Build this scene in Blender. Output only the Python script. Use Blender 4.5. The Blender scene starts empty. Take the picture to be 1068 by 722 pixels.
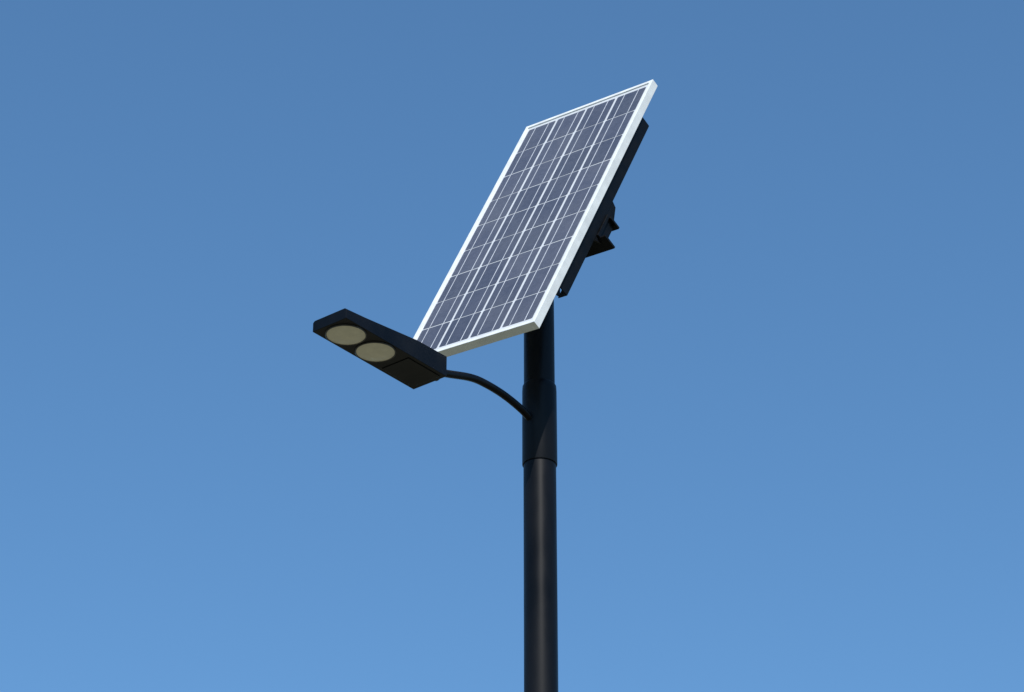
import bpy, bmesh, math, random
from mathutils import Vector, Matrix
random.seed(4)
sc=bpy.context.scene
sc.view_settings.view_transform='Standard'; sc.view_settings.look='None'; sc.view_settings.exposure=0

# ---------- materials ----------
def mat(name, col, rough=.5, metal=0, coat=0, noise=0.0, nscale=20, bump=0, spec=.5, rvar=0, coatr=.05, stretch=(1,1,1)):
    m=bpy.data.materials.new(name); m.use_nodes=True
    nt=m.node_tree; b=nt.nodes['Principled BSDF']
    b.inputs['Roughness'].default_value=rough; b.inputs['Metallic'].default_value=metal
    b.inputs['Coat Weight'].default_value=coat; b.inputs['Coat Roughness'].default_value=coatr
    b.inputs['Specular IOR Level'].default_value=spec
    tc=nt.nodes.new('ShaderNodeTexCoord')
    mp=nt.nodes.new('ShaderNodeMapping'); mp.inputs['Scale'].default_value=stretch
    n=nt.nodes.new('ShaderNodeTexNoise'); n.inputs['Scale'].default_value=nscale; n.inputs['Detail'].default_value=6
    nt.links.new(tc.outputs['Object'],mp.inputs['Vector']); nt.links.new(mp.outputs['Vector'],n.inputs['Vector'])
    r=nt.nodes.new('ShaderNodeValToRGB')
    r.color_ramp.elements[0].position=.3; r.color_ramp.elements[1].position=.7
    r.color_ramp.elements[0].color=(*[c*(1-noise) for c in col],1)
    r.color_ramp.elements[1].color=(*[min(1,c*(1+noise)) for c in col],1)
    nt.links.new(n.outputs['Fac'],r.inputs['Fac']); nt.links.new(r.outputs['Color'],b.inputs['Base Color'])
    if rvar:
        mr=nt.nodes.new('ShaderNodeMapRange'); mr.inputs['To Min'].default_value=rough-rvar; mr.inputs['To Max'].default_value=rough+rvar
        mr.inputs['From Min'].default_value=.3; mr.inputs['From Max'].default_value=.7
        nt.links.new(n.outputs['Fac'],mr.inputs['Value']); nt.links.new(mr.outputs['Result'],b.inputs['Roughness'])
    if bump:
        bp=nt.nodes.new('ShaderNodeBump'); bp.inputs['Strength'].default_value=bump; bp.inputs['Distance'].default_value=.002
        nt.links.new(n.outputs['Fac'],bp.inputs['Height']); nt.links.new(bp.outputs['Normal'],b.inputs['Normal'])
    return m
M_black=mat('black_paint',(.0042,.0047,.0065),.40,noise=.5,nscale=9,bump=.10,spec=.16,rvar=.12,stretch=(1,1,.35))
M_rail=mat('dark_painted_steel',(.004,.0045,.006),.5,noise=.4,nscale=25,spec=.15,rvar=.1)
M_alu=mat('anodised_aluminium',(.80,.81,.79),.42,metal=.0,noise=.09,nscale=18,rvar=.08)
M_back=mat('white_backsheet',(.68,.69,.70),.5,coat=.6,noise=.06,nscale=12)
M_bus=mat('silver_busbar',(.62,.63,.66),.35,metal=0,coat=.6,noise=.2,nscale=30)
M_lens=mat('frosted_lens',(.74,.70,.57),.45,noise=.07,nscale=40,bump=.12,coat=.3)
M_bezel=mat('lens_bezel',(.05,.05,.05),.4,noise=.3)
M_bolt=mat('zinc_bolt',(.1,.1,.1),.4,metal=.8,noise=.2)
M_jb=mat('black_plastic',(.015,.015,.015),.5,noise=.2)
M_conc=mat('concrete',(.32,.31,.29),.85,noise=.25,nscale=8,bump=.5)

# polycrystalline cells: per-cell tint + crystal grain + thin dust on the glass
m=bpy.data.materials.new('silicon_cell'); m.use_nodes=True; nt=m.node_tree; b=nt.nodes['Principled BSDF']
tc=nt.nodes.new('ShaderNodeTexCoord')
vo=nt.nodes.new('ShaderNodeTexVoronoi'); vo.inputs['Scale'].default_value=70
nt.links.new(tc.outputs['Object'],vo.inputs['Vector'])
hs=nt.nodes.new('ShaderNodeSeparateColor'); nt.links.new(vo.outputs['Color'],hs.inputs['Color'])
at=nt.nodes.new('ShaderNodeAttribute'); at.attribute_name='tint'
ad=nt.nodes.new('ShaderNodeMath'); ad.operation='MULTIPLY_ADD'; ad.inputs[1].default_value=.4
nt.links.new(hs.outputs['Red'],ad.inputs[0]); nt.links.new(at.outputs['Fac'],ad.inputs[2])
rp=nt.nodes.new('ShaderNodeValToRGB')
rp.color_ramp.elements[0].color=(.062,.062,.082,1); rp.color_ramp.elements[1].color=(.108,.106,.132,1)
nt.links.new(ad.outputs['Value'],rp.inputs['Fac'])
dn=nt.nodes.new('ShaderNodeTexNoise'); dn.inputs['Scale'].default_value=3.5; dn.inputs['Detail'].default_value=5
nt.links.new(tc.outputs['Object'],dn.inputs['Vector'])
dr=nt.nodes.new('ShaderNodeMapRange'); dr.inputs['From Min'].default_value=.4; dr.inputs['From Max'].default_value=.75; dr.inputs['To Max'].default_value=.14
nt.links.new(dn.outputs['Fac'],dr.inputs['Value'])
dm=nt.nodes.new('ShaderNodeMix'); dm.data_type='RGBA'; dm.inputs[7].default_value=(.34,.32,.29,1)
nt.links.new(dr.outputs['Result'],dm.inputs['Factor']); nt.links.new(rp.outputs['Color'],dm.inputs[6])
nt.links.new(dm.outputs[2],b.inputs['Base Color'])
b.inputs['Roughness'].default_value=.35; b.inputs['Coat Weight'].default_value=.8; b.inputs['Coat Roughness'].default_value=.04
M_cell=m

# ---------- mesh helpers ----------
def make(name, bm, mtx, material, parent, bevel=0, smooth=False):
    me=bpy.data.meshes.new(name); bm.normal_update(); bm.to_mesh(me); bm.free()
    o=bpy.data.objects.new(name,me); sc.collection.objects.link(o)
    me.materials.append(material)
    o.parent=parent
    o.matrix_local=mtx if parent is None else (parent.matrix_world.inverted() @ mtx)
    if smooth:
        for p in me.polygons: p.use_smooth=True
        md=o.modifiers.new('es','EDGE_SPLIT'); md.split_angle=math.radians(35)
    if bevel:
        md=o.modifiers.new('bv','BEVEL'); md.width=bevel; md.segments=2; md.limit_method='ANGLE'
    return o
def box(bm,x0,x1,y0,y1,z0,z1):
    vs=[bm.verts.new(p) for p in [(x0,y0,z0),(x1,y0,z0),(x1,y1,z0),(x0,y1,z0),(x0,y0,z1),(x1,y0,z1),(x1,y1,z1),(x0,y1,z1)]]
    for f in [(3,2,1,0),(4,5,6,7),(0,1,5,4),(1,2,6,5),(2,3,7,6),(3,0,4,7)]:
        bm.faces.new([vs[i] for i in f])
def lathe(bm,prof,seg=64,cx=0,cy=0):
    rings=[]
    for r,z in prof:
        if r<1e-6: rings.append([bm.verts.new((cx,cy,z))])
        else: rings.append([bm.verts.new((cx+r*math.cos(2*math.pi*i/seg),cy+r*math.sin(2*math.pi*i/seg),z)) for i in range(seg)])
    for a,bb in zip(rings,rings[1:]):
        for i in range(seg):
            j=(i+1)%seg
            if len(a)==1 and len(bb)==1: continue
            if len(a)==1: f=[a[0],bb[j],bb[i]]
            elif len(bb)==1: f=[a[i],a[j],bb[0]]
            else: f=[a[i],a[j],bb[j],bb[i]]
            bm.faces.new(f)
def tube(bm,pts,rad,seg=20):
    pts=[Vector(p) for p in pts]; rings=[]
    for i,p in enumerate(pts):
        t=(pts[min(i+1,len(pts)-1)]-pts[max(i-1,0)]).normalized()
        s=t.cross(Vector((0,0,1))).normalized()
        if abs(t.z)>.99: s=Vector((0,1,0))
        w=s.cross(t)
        rings.append([bm.verts.new(p+rad*(math.cos(2*math.pi*k/seg)*s+math.sin(2*math.pi*k/seg)*w)) for k in range(seg)])
    for a,bb in zip(rings,rings[1:]):
        for i in range(seg):
            j=(i+1)%seg; bm.faces.new([a[i],a[j],bb[j],bb[i]])
    bm.faces.new(rings[0][::-1]); bm.faces.new(rings[-1])
    bmesh.ops.recalc_face_normals(bm,faces=bm.faces)
def empty(name,mtx):
    e=bpy.data.objects.new(name,None); sc.collection.objects.link(e); e.matrix_world=mtx; e.empty_display_size=.2
    return e
def smoothpath(P,n=6):
    out=[]
    P=[Vector(p) for p in P]
    for i in range(len(P)-1):
        p0=P[max(i-1,0)];p1=P[i];p2=P[i+1];p3=P[min(i+2,len(P)-1)]
        for k in range(n):
            t=k/n
            out.append(.5*((2*p1)+(p2-p0)*t+(2*p0-5*p1+4*p2-p3)*t*t+(3*p1-p0-3*p2+p3)*t**3))
    out.append(P[-1]); return out

# ---------- street lamp ----------
PX,PY=.104,8.489
base=Matrix.Translation((PX,PY,0))
lamp=empty('street_lamp',base); bpy.context.view_layer.update()
bm=bmesh.new(); lathe(bm,[(.0622,0.02),(.0612,5.889)]); make('pole_lower_tube',bm,base,M_black,lamp,smooth=True)
bm=bmesh.new(); lathe(bm,[(.0605,5.8895),(.0648,5.890),(.0660,5.893),(.0655,6.200),(.0645,6.222),(.0605,6.229),(.0575,6.230)]); make('pole_collar',bm,base,M_black,lamp,smooth=True)
bm=bmesh.new(); lathe(bm,[(.0600,5.895),(.0590,6.23),(.0585,6.775),(.056,6.785),(0,6.787)]); make('pole_upper_tube',bm,base,M_black,lamp,smooth=True)
bm=bmesh.new(); box(bm,-.17,.17,-.17,.17,.004,.024)
make('base_plate',bm,base,M_black,lamp,bevel=.003)
bm=bmesh.new()
for sx in(-1,1):
    for sy in (-1,1): lathe(bm,[(.016,.024),(.016,.045),(.009,.046),(.009,.075),(0,.076)],12,cx=sx*.13,cy=sy*.13)
make('anchor_bolts',bm,base,M_bolt,lamp,smooth=True)
az=math.radians(231.2)
ldir=Matrix.Translation((PX,PY,0))@Matrix.Rotation(az,4,'Z')   # local +x = outwards along the arm
bm=bmesh.new(); tube(bm,smoothpath([(.05,0,6.062),(.115,0,6.083),(.219,0,6.099),(.332,0,6.100),(.414,0,6.088),(.531,0,6.052),(.66,0,6.012)]),.0145)
make('arm',bm,ldir,M_black,lamp,smooth=True)
# luminaire housing: wedge, flat underside, roof rising to the mount end
z0=5.97; r1=.635; r2=1.170; hw=.078
bm=bmesh.new()
sec=[(r1,.087,hw),(r1+.16,.083,hw),(r2-.1,.051,hw),(r2,.042,hw)]
rings=[]
for x,h,w in sec:
    rings.append([bm.verts.new(p) for p in [(x,-w,z0),(x,w,z0),(x,w,z0+h-.006),(x,w-.008,z0+h),(x,-w+.008,z0+h),(x,-w,z0+h-.006)]])
for a,bb in zip(rings,rings[1:]):
    for i in range(6):
        j=(i+1)%6; bm.faces.new([a[i],a[j],bb[j],bb[i]])
bm.faces.new(rings[0][::-1]); bm.faces.new(rings[-1])
bmesh.ops.recalc_face_normals(bm,faces=bm.faces)
make('lamp_housing',bm,ldir,M_black,lamp,bevel=.0015)
# access door plate and screws on the underside
bm=bmesh.new(); box(bm,r1+.02,r1+.19,-.062,.062,z0-.0025,z0-.0003)
make('gear_door',bm,ldir,M_black,lamp,bevel=.0008)
bm=bmesh.new(); lathe(bm,[(0,r1-.04),(.022,r1-.04),(.024,r1-.03),(.024,r1+.002)],24)
make('arm_socket',bm,ldir@Matrix.Translation((0,0,6.018))@Matrix.Rotation(math.radians(90),4,'Y'),M_black,lamp,smooth=True)
for i,(rc) in enumerate((.930,1.084)):
    t=ldir@Matrix.Translation((rc,0,z0))
    bm=bmesh.new(); lathe(bm,[(.0722,.001),(.0722,-.003),(.070,-.005),(.068,-.003),(.068,-.001)],64)
    bmesh.ops.recalc_face_normals(bm,faces=bm.faces)
    make(f'lens_bezel_{i+1}',bm,t,M_bezel,lamp,smooth=True)
    bm=bmesh.new(); lathe(bm,[(.068,-.002),(.055,-.005),(.04,-.008),(.02,-.0098),(0,-.010)],64)
    bmesh.ops.recalc_face_normals(bm,faces=bm.faces)
    make(f'lens_{i+1}',bm,t,M_lens,lamp,smooth=True)

# ---------- solar panel ----------
c=Vector((.0699,8.4032,6.933)); u=Vector((.7577,-.6452,-.0975)).normalized()
v=Vector((-.3309,-.2512,-.9097)); v=(v-u*u.dot(v)).normalized(); n=v.cross(u).normalized()
y=-v
PM=Matrix(((u.x,y.x,n.x,c.x),(u.y,y.y,n.y,c.y),(u.z,y.z,n.z,c.z),(0,0,0,1)))
panel=empty('solar_panel',PM); bpy.context.view_layer.update()
W=.67;L=W*2.2;D=.036;f=.015
bm=bmesh.new()
box(bm,-W/2,-W/2+f,-L/2,L/2,-D,0); box(bm,W/2-f,W/2,-L/2,L/2,-D,0)
box(bm,-W/2+f,W/2-f,L/2-f,L/2,-D,-.0004); box(bm,-W/2+f,W/2-f,-L/2,-L/2+f,-D,-.0004)
make('frame',bm,PM,M_alu,panel,bevel=.0012)
bm=bmesh.new(); box(bm,-W/2+f,W/2-f,-L/2+f,L/2-f,-.010,-.005); make('backsheet',bm,PM,M_back,panel)
cw=(W-2*f-.010)/4; ch=(L-2*f-.03)/9
gx,gy=.0115,.0045
bm=bmesh.new(); lay=bm.loops.layers.float_color.new('tint')
bb=bmesh.new()
zc=-.0044; zb=-.0040
for i in range(4):
    x0=-2*cw+i*cw
    for j in range(9):
        y0=-4.5*ch+j*ch
        jx=random.uniform(-.0007,.0007); jy=random.uniform(-.0006,.0006)
        a0,a1=x0+gx/2+jx,x0+cw-gx/2+jx; b0,b1=y0+gy/2+jy,y0+ch-gy/2+jy; k=.004
        t=random.random()*.6
        vs=[bm.verts.new((p[0],p[1],zc)) for p in [(a0+k,b0),(a1-k,b0),(a1,b0+k),(a1,b1-k),(a1-k,b1),(a0+k,b1),(a0,b1-k),(a0,b0+k)]]
        fc=bm.faces.new(vs)
        for l in fc.loops: l[lay]=(t,t,t,1)
        for s in (-.23,.23):
            xc=x0+cw/2+s*cw+random.uniform(-.0006,.0006)
            vs=[bb.verts.new(p) for p in [(xc-.0022,y0,zb),(xc+.0022,y0,zb),(xc+.0022,y0+ch,zb),(xc-.0022,y0+ch,zb)]]
            bb.faces.new(vs)
make('cells',bm,PM,M_cell,panel)
make('busbars',bb,PM,M_bus,panel)
bm=bmesh.new(); box(bm,-.06,.06,.52,.62,-.034,-.0105); make('junction_box',bm,PM,M_jb,panel,bevel=.003)
# two mounting rails (C channels) running up the slope
for s,nm in((1,'mounting_rail_1'),(-1,'mounting_rail_2')):
    bm=bmesh.new()
    xo=s*(W/2-.010); xi=s*(W/2-.052); a,b_=min(xo,xi),max(xo,xi)
    box(bm,min(xo,xo-s*.005),max(xo,xo-s*.005),-.490,.545,-.092,-D-.0005)
    lo,hi=(a,b_-.005) if s>0 else (a+.005,b_)
    box(bm,lo,hi,-.490,.545,-.0915,-.087)
    box(bm,lo,hi,-.488,.543,-.042,-D-.001)
    make(nm,bm,PM,M_rail,panel,bevel=.001)
# cross beam, C channel opening to the rear
yo=-.062
bm=bmesh.new(); e=.332
box(bm,-e,e,-.075+yo,.05+yo,-.106,-.0925)
box(bm,-e,e+.006,.040+yo,.05+yo,-.166,-.1062)
box(bm,-e-.001,e+.026,-.078+yo,-.068+yo,-.172,-.1062)
box(bm,e-.02,e-.012,-.0675+yo,.0395+yo,-.140,-.1062)
make('cross_beam',bm,PM,M_rail,panel,bevel=.001)
bm=bmesh.new()
for s in(-1,1):
    for yy in (-.045,.022): 
        lathe(bm,[(0,-.1185),(.011,-.118),(.011,-.106)],6,cx=s*.28,cy=yy+yo)
    lathe(bm,[(0,-.100),(.010,-.0995),(.010,-.092)],6,cx=s*.30,cy=.09)
make('beam_bolts',bm,PM,M_bolt,panel)
# tilt lugs: gussets between rail and beam
bm=bmesh.new()
for s in(-1,1):
    x=s*.320
    P=[(-.0925,.070),(-.0925,-.165),(-.150,-.130),(-.150,-.028),(-.118,.060)]
    A=[bm.verts.new((x-.003,q,z)) for z,q in P]; B=[bm.verts.new((x+.003,q,z)) for z,q in P]
    bm.faces.new(A); bm.faces.new(B[::-1])
    for i in range(5): bm.faces.new([A[i],B[i],B[(i+1)%5],A[(i+1)%5]])
bmesh.ops.recalc_face_normals(bm,faces=bm.faces)
make('rail_gussets',bm,PM,M_rail,panel)
# saddle bracket between pole top and beam (vertical plates hugging the pole)
SM=Matrix.Translation((PX,PY,0))@Matrix.Rotation(math.atan2(u.y,u.x),4,'Z')
bm=bmesh.new()
for s in (-1,1): box(bm,s*.064-.003,s*.064+.003,-.055,.05,6.62,6.88)
box(bm,-.061,.061,-.05,.045,6.788,6.796)
make('saddle_bracket',bm,SM,M_rail,panel,bevel=.001)

# ---------- ground ----------
bm=bmesh.new(); 
bmesh.ops.create_circle(bm,cap_ends=True,segments=96,radius=6000)
g=mat('dry_grass_ground',(.17,.155,.10),.95,noise=.4,nscale=.6,bump=0,spec=.1)
make('ground',bm,Matrix.Identity(4),g,None)
bm=bmesh.new(); box(bm,-.3,.3,-.3,.3,-.1,.004)
make('concrete_footing',bm,base,M_conc,lamp,bevel=.002)

# ---------- light ----------
sd=Vector((.06,-.72,.70)).normalized()
el=math.asin(sd.z); rot=math.atan2(sd.x,sd.y)
w=bpy.data.worlds.new('World'); sc.world=w; w.use_nodes=True; nt=w.node_tree
bg=nt.nodes['Background']; bg.inputs['Strength'].default_value=.10
s=nt.nodes.new('ShaderNodeTexSky'); s.sky_type='NISHITA'; s.sun_disc=False
s.sun_elevation=el; s.sun_rotation=rot; s.altitude=300; s.air_density=1.0; s.dust_density=.3; s.ozone_density=2.5
gm=nt.nodes.new('ShaderNodeGamma'); gm.inputs['Gamma'].default_value=.8
mx=nt.nodes.new('ShaderNodeMix'); mx.data_type='RGBA'; mx.blend_type='MULTIPLY'; mx.inputs['Factor'].default_value=1
nt.links.new(s.outputs['Color'],gm.inputs['Color']); 
nt.links.new(gm.outputs['Color'],mx.inputs[6]); mx.inputs[7].default_value=(1.0,1.60,2.03,1)
nt.links.new(mx.outputs[2],bg.inputs['Color'])
ld=bpy.data.lights.new('sun','SUN'); ld.energy=4.3; ld.angle=math.radians(.5); ld.color=(1,.96,.90)
lo=bpy.data.objects.new('sun',ld); sc.collection.objects.link(lo); lo.rotation_euler=sd.to_track_quat('Z','Y').to_euler()

# ---------- camera ----------
cd=bpy.data.cameras.new('camera'); cd.sensor_width=36; cd.lens=2650/1068*36; cd.clip_end=20000; cd.clip_start=.1
co=bpy.data.objects.new('camera',cd); sc.collection.objects.link(co); co.location=(0,0,1.6)
co.rotation_euler=(math.radians(90+29.5),0,0); sc.camera=co
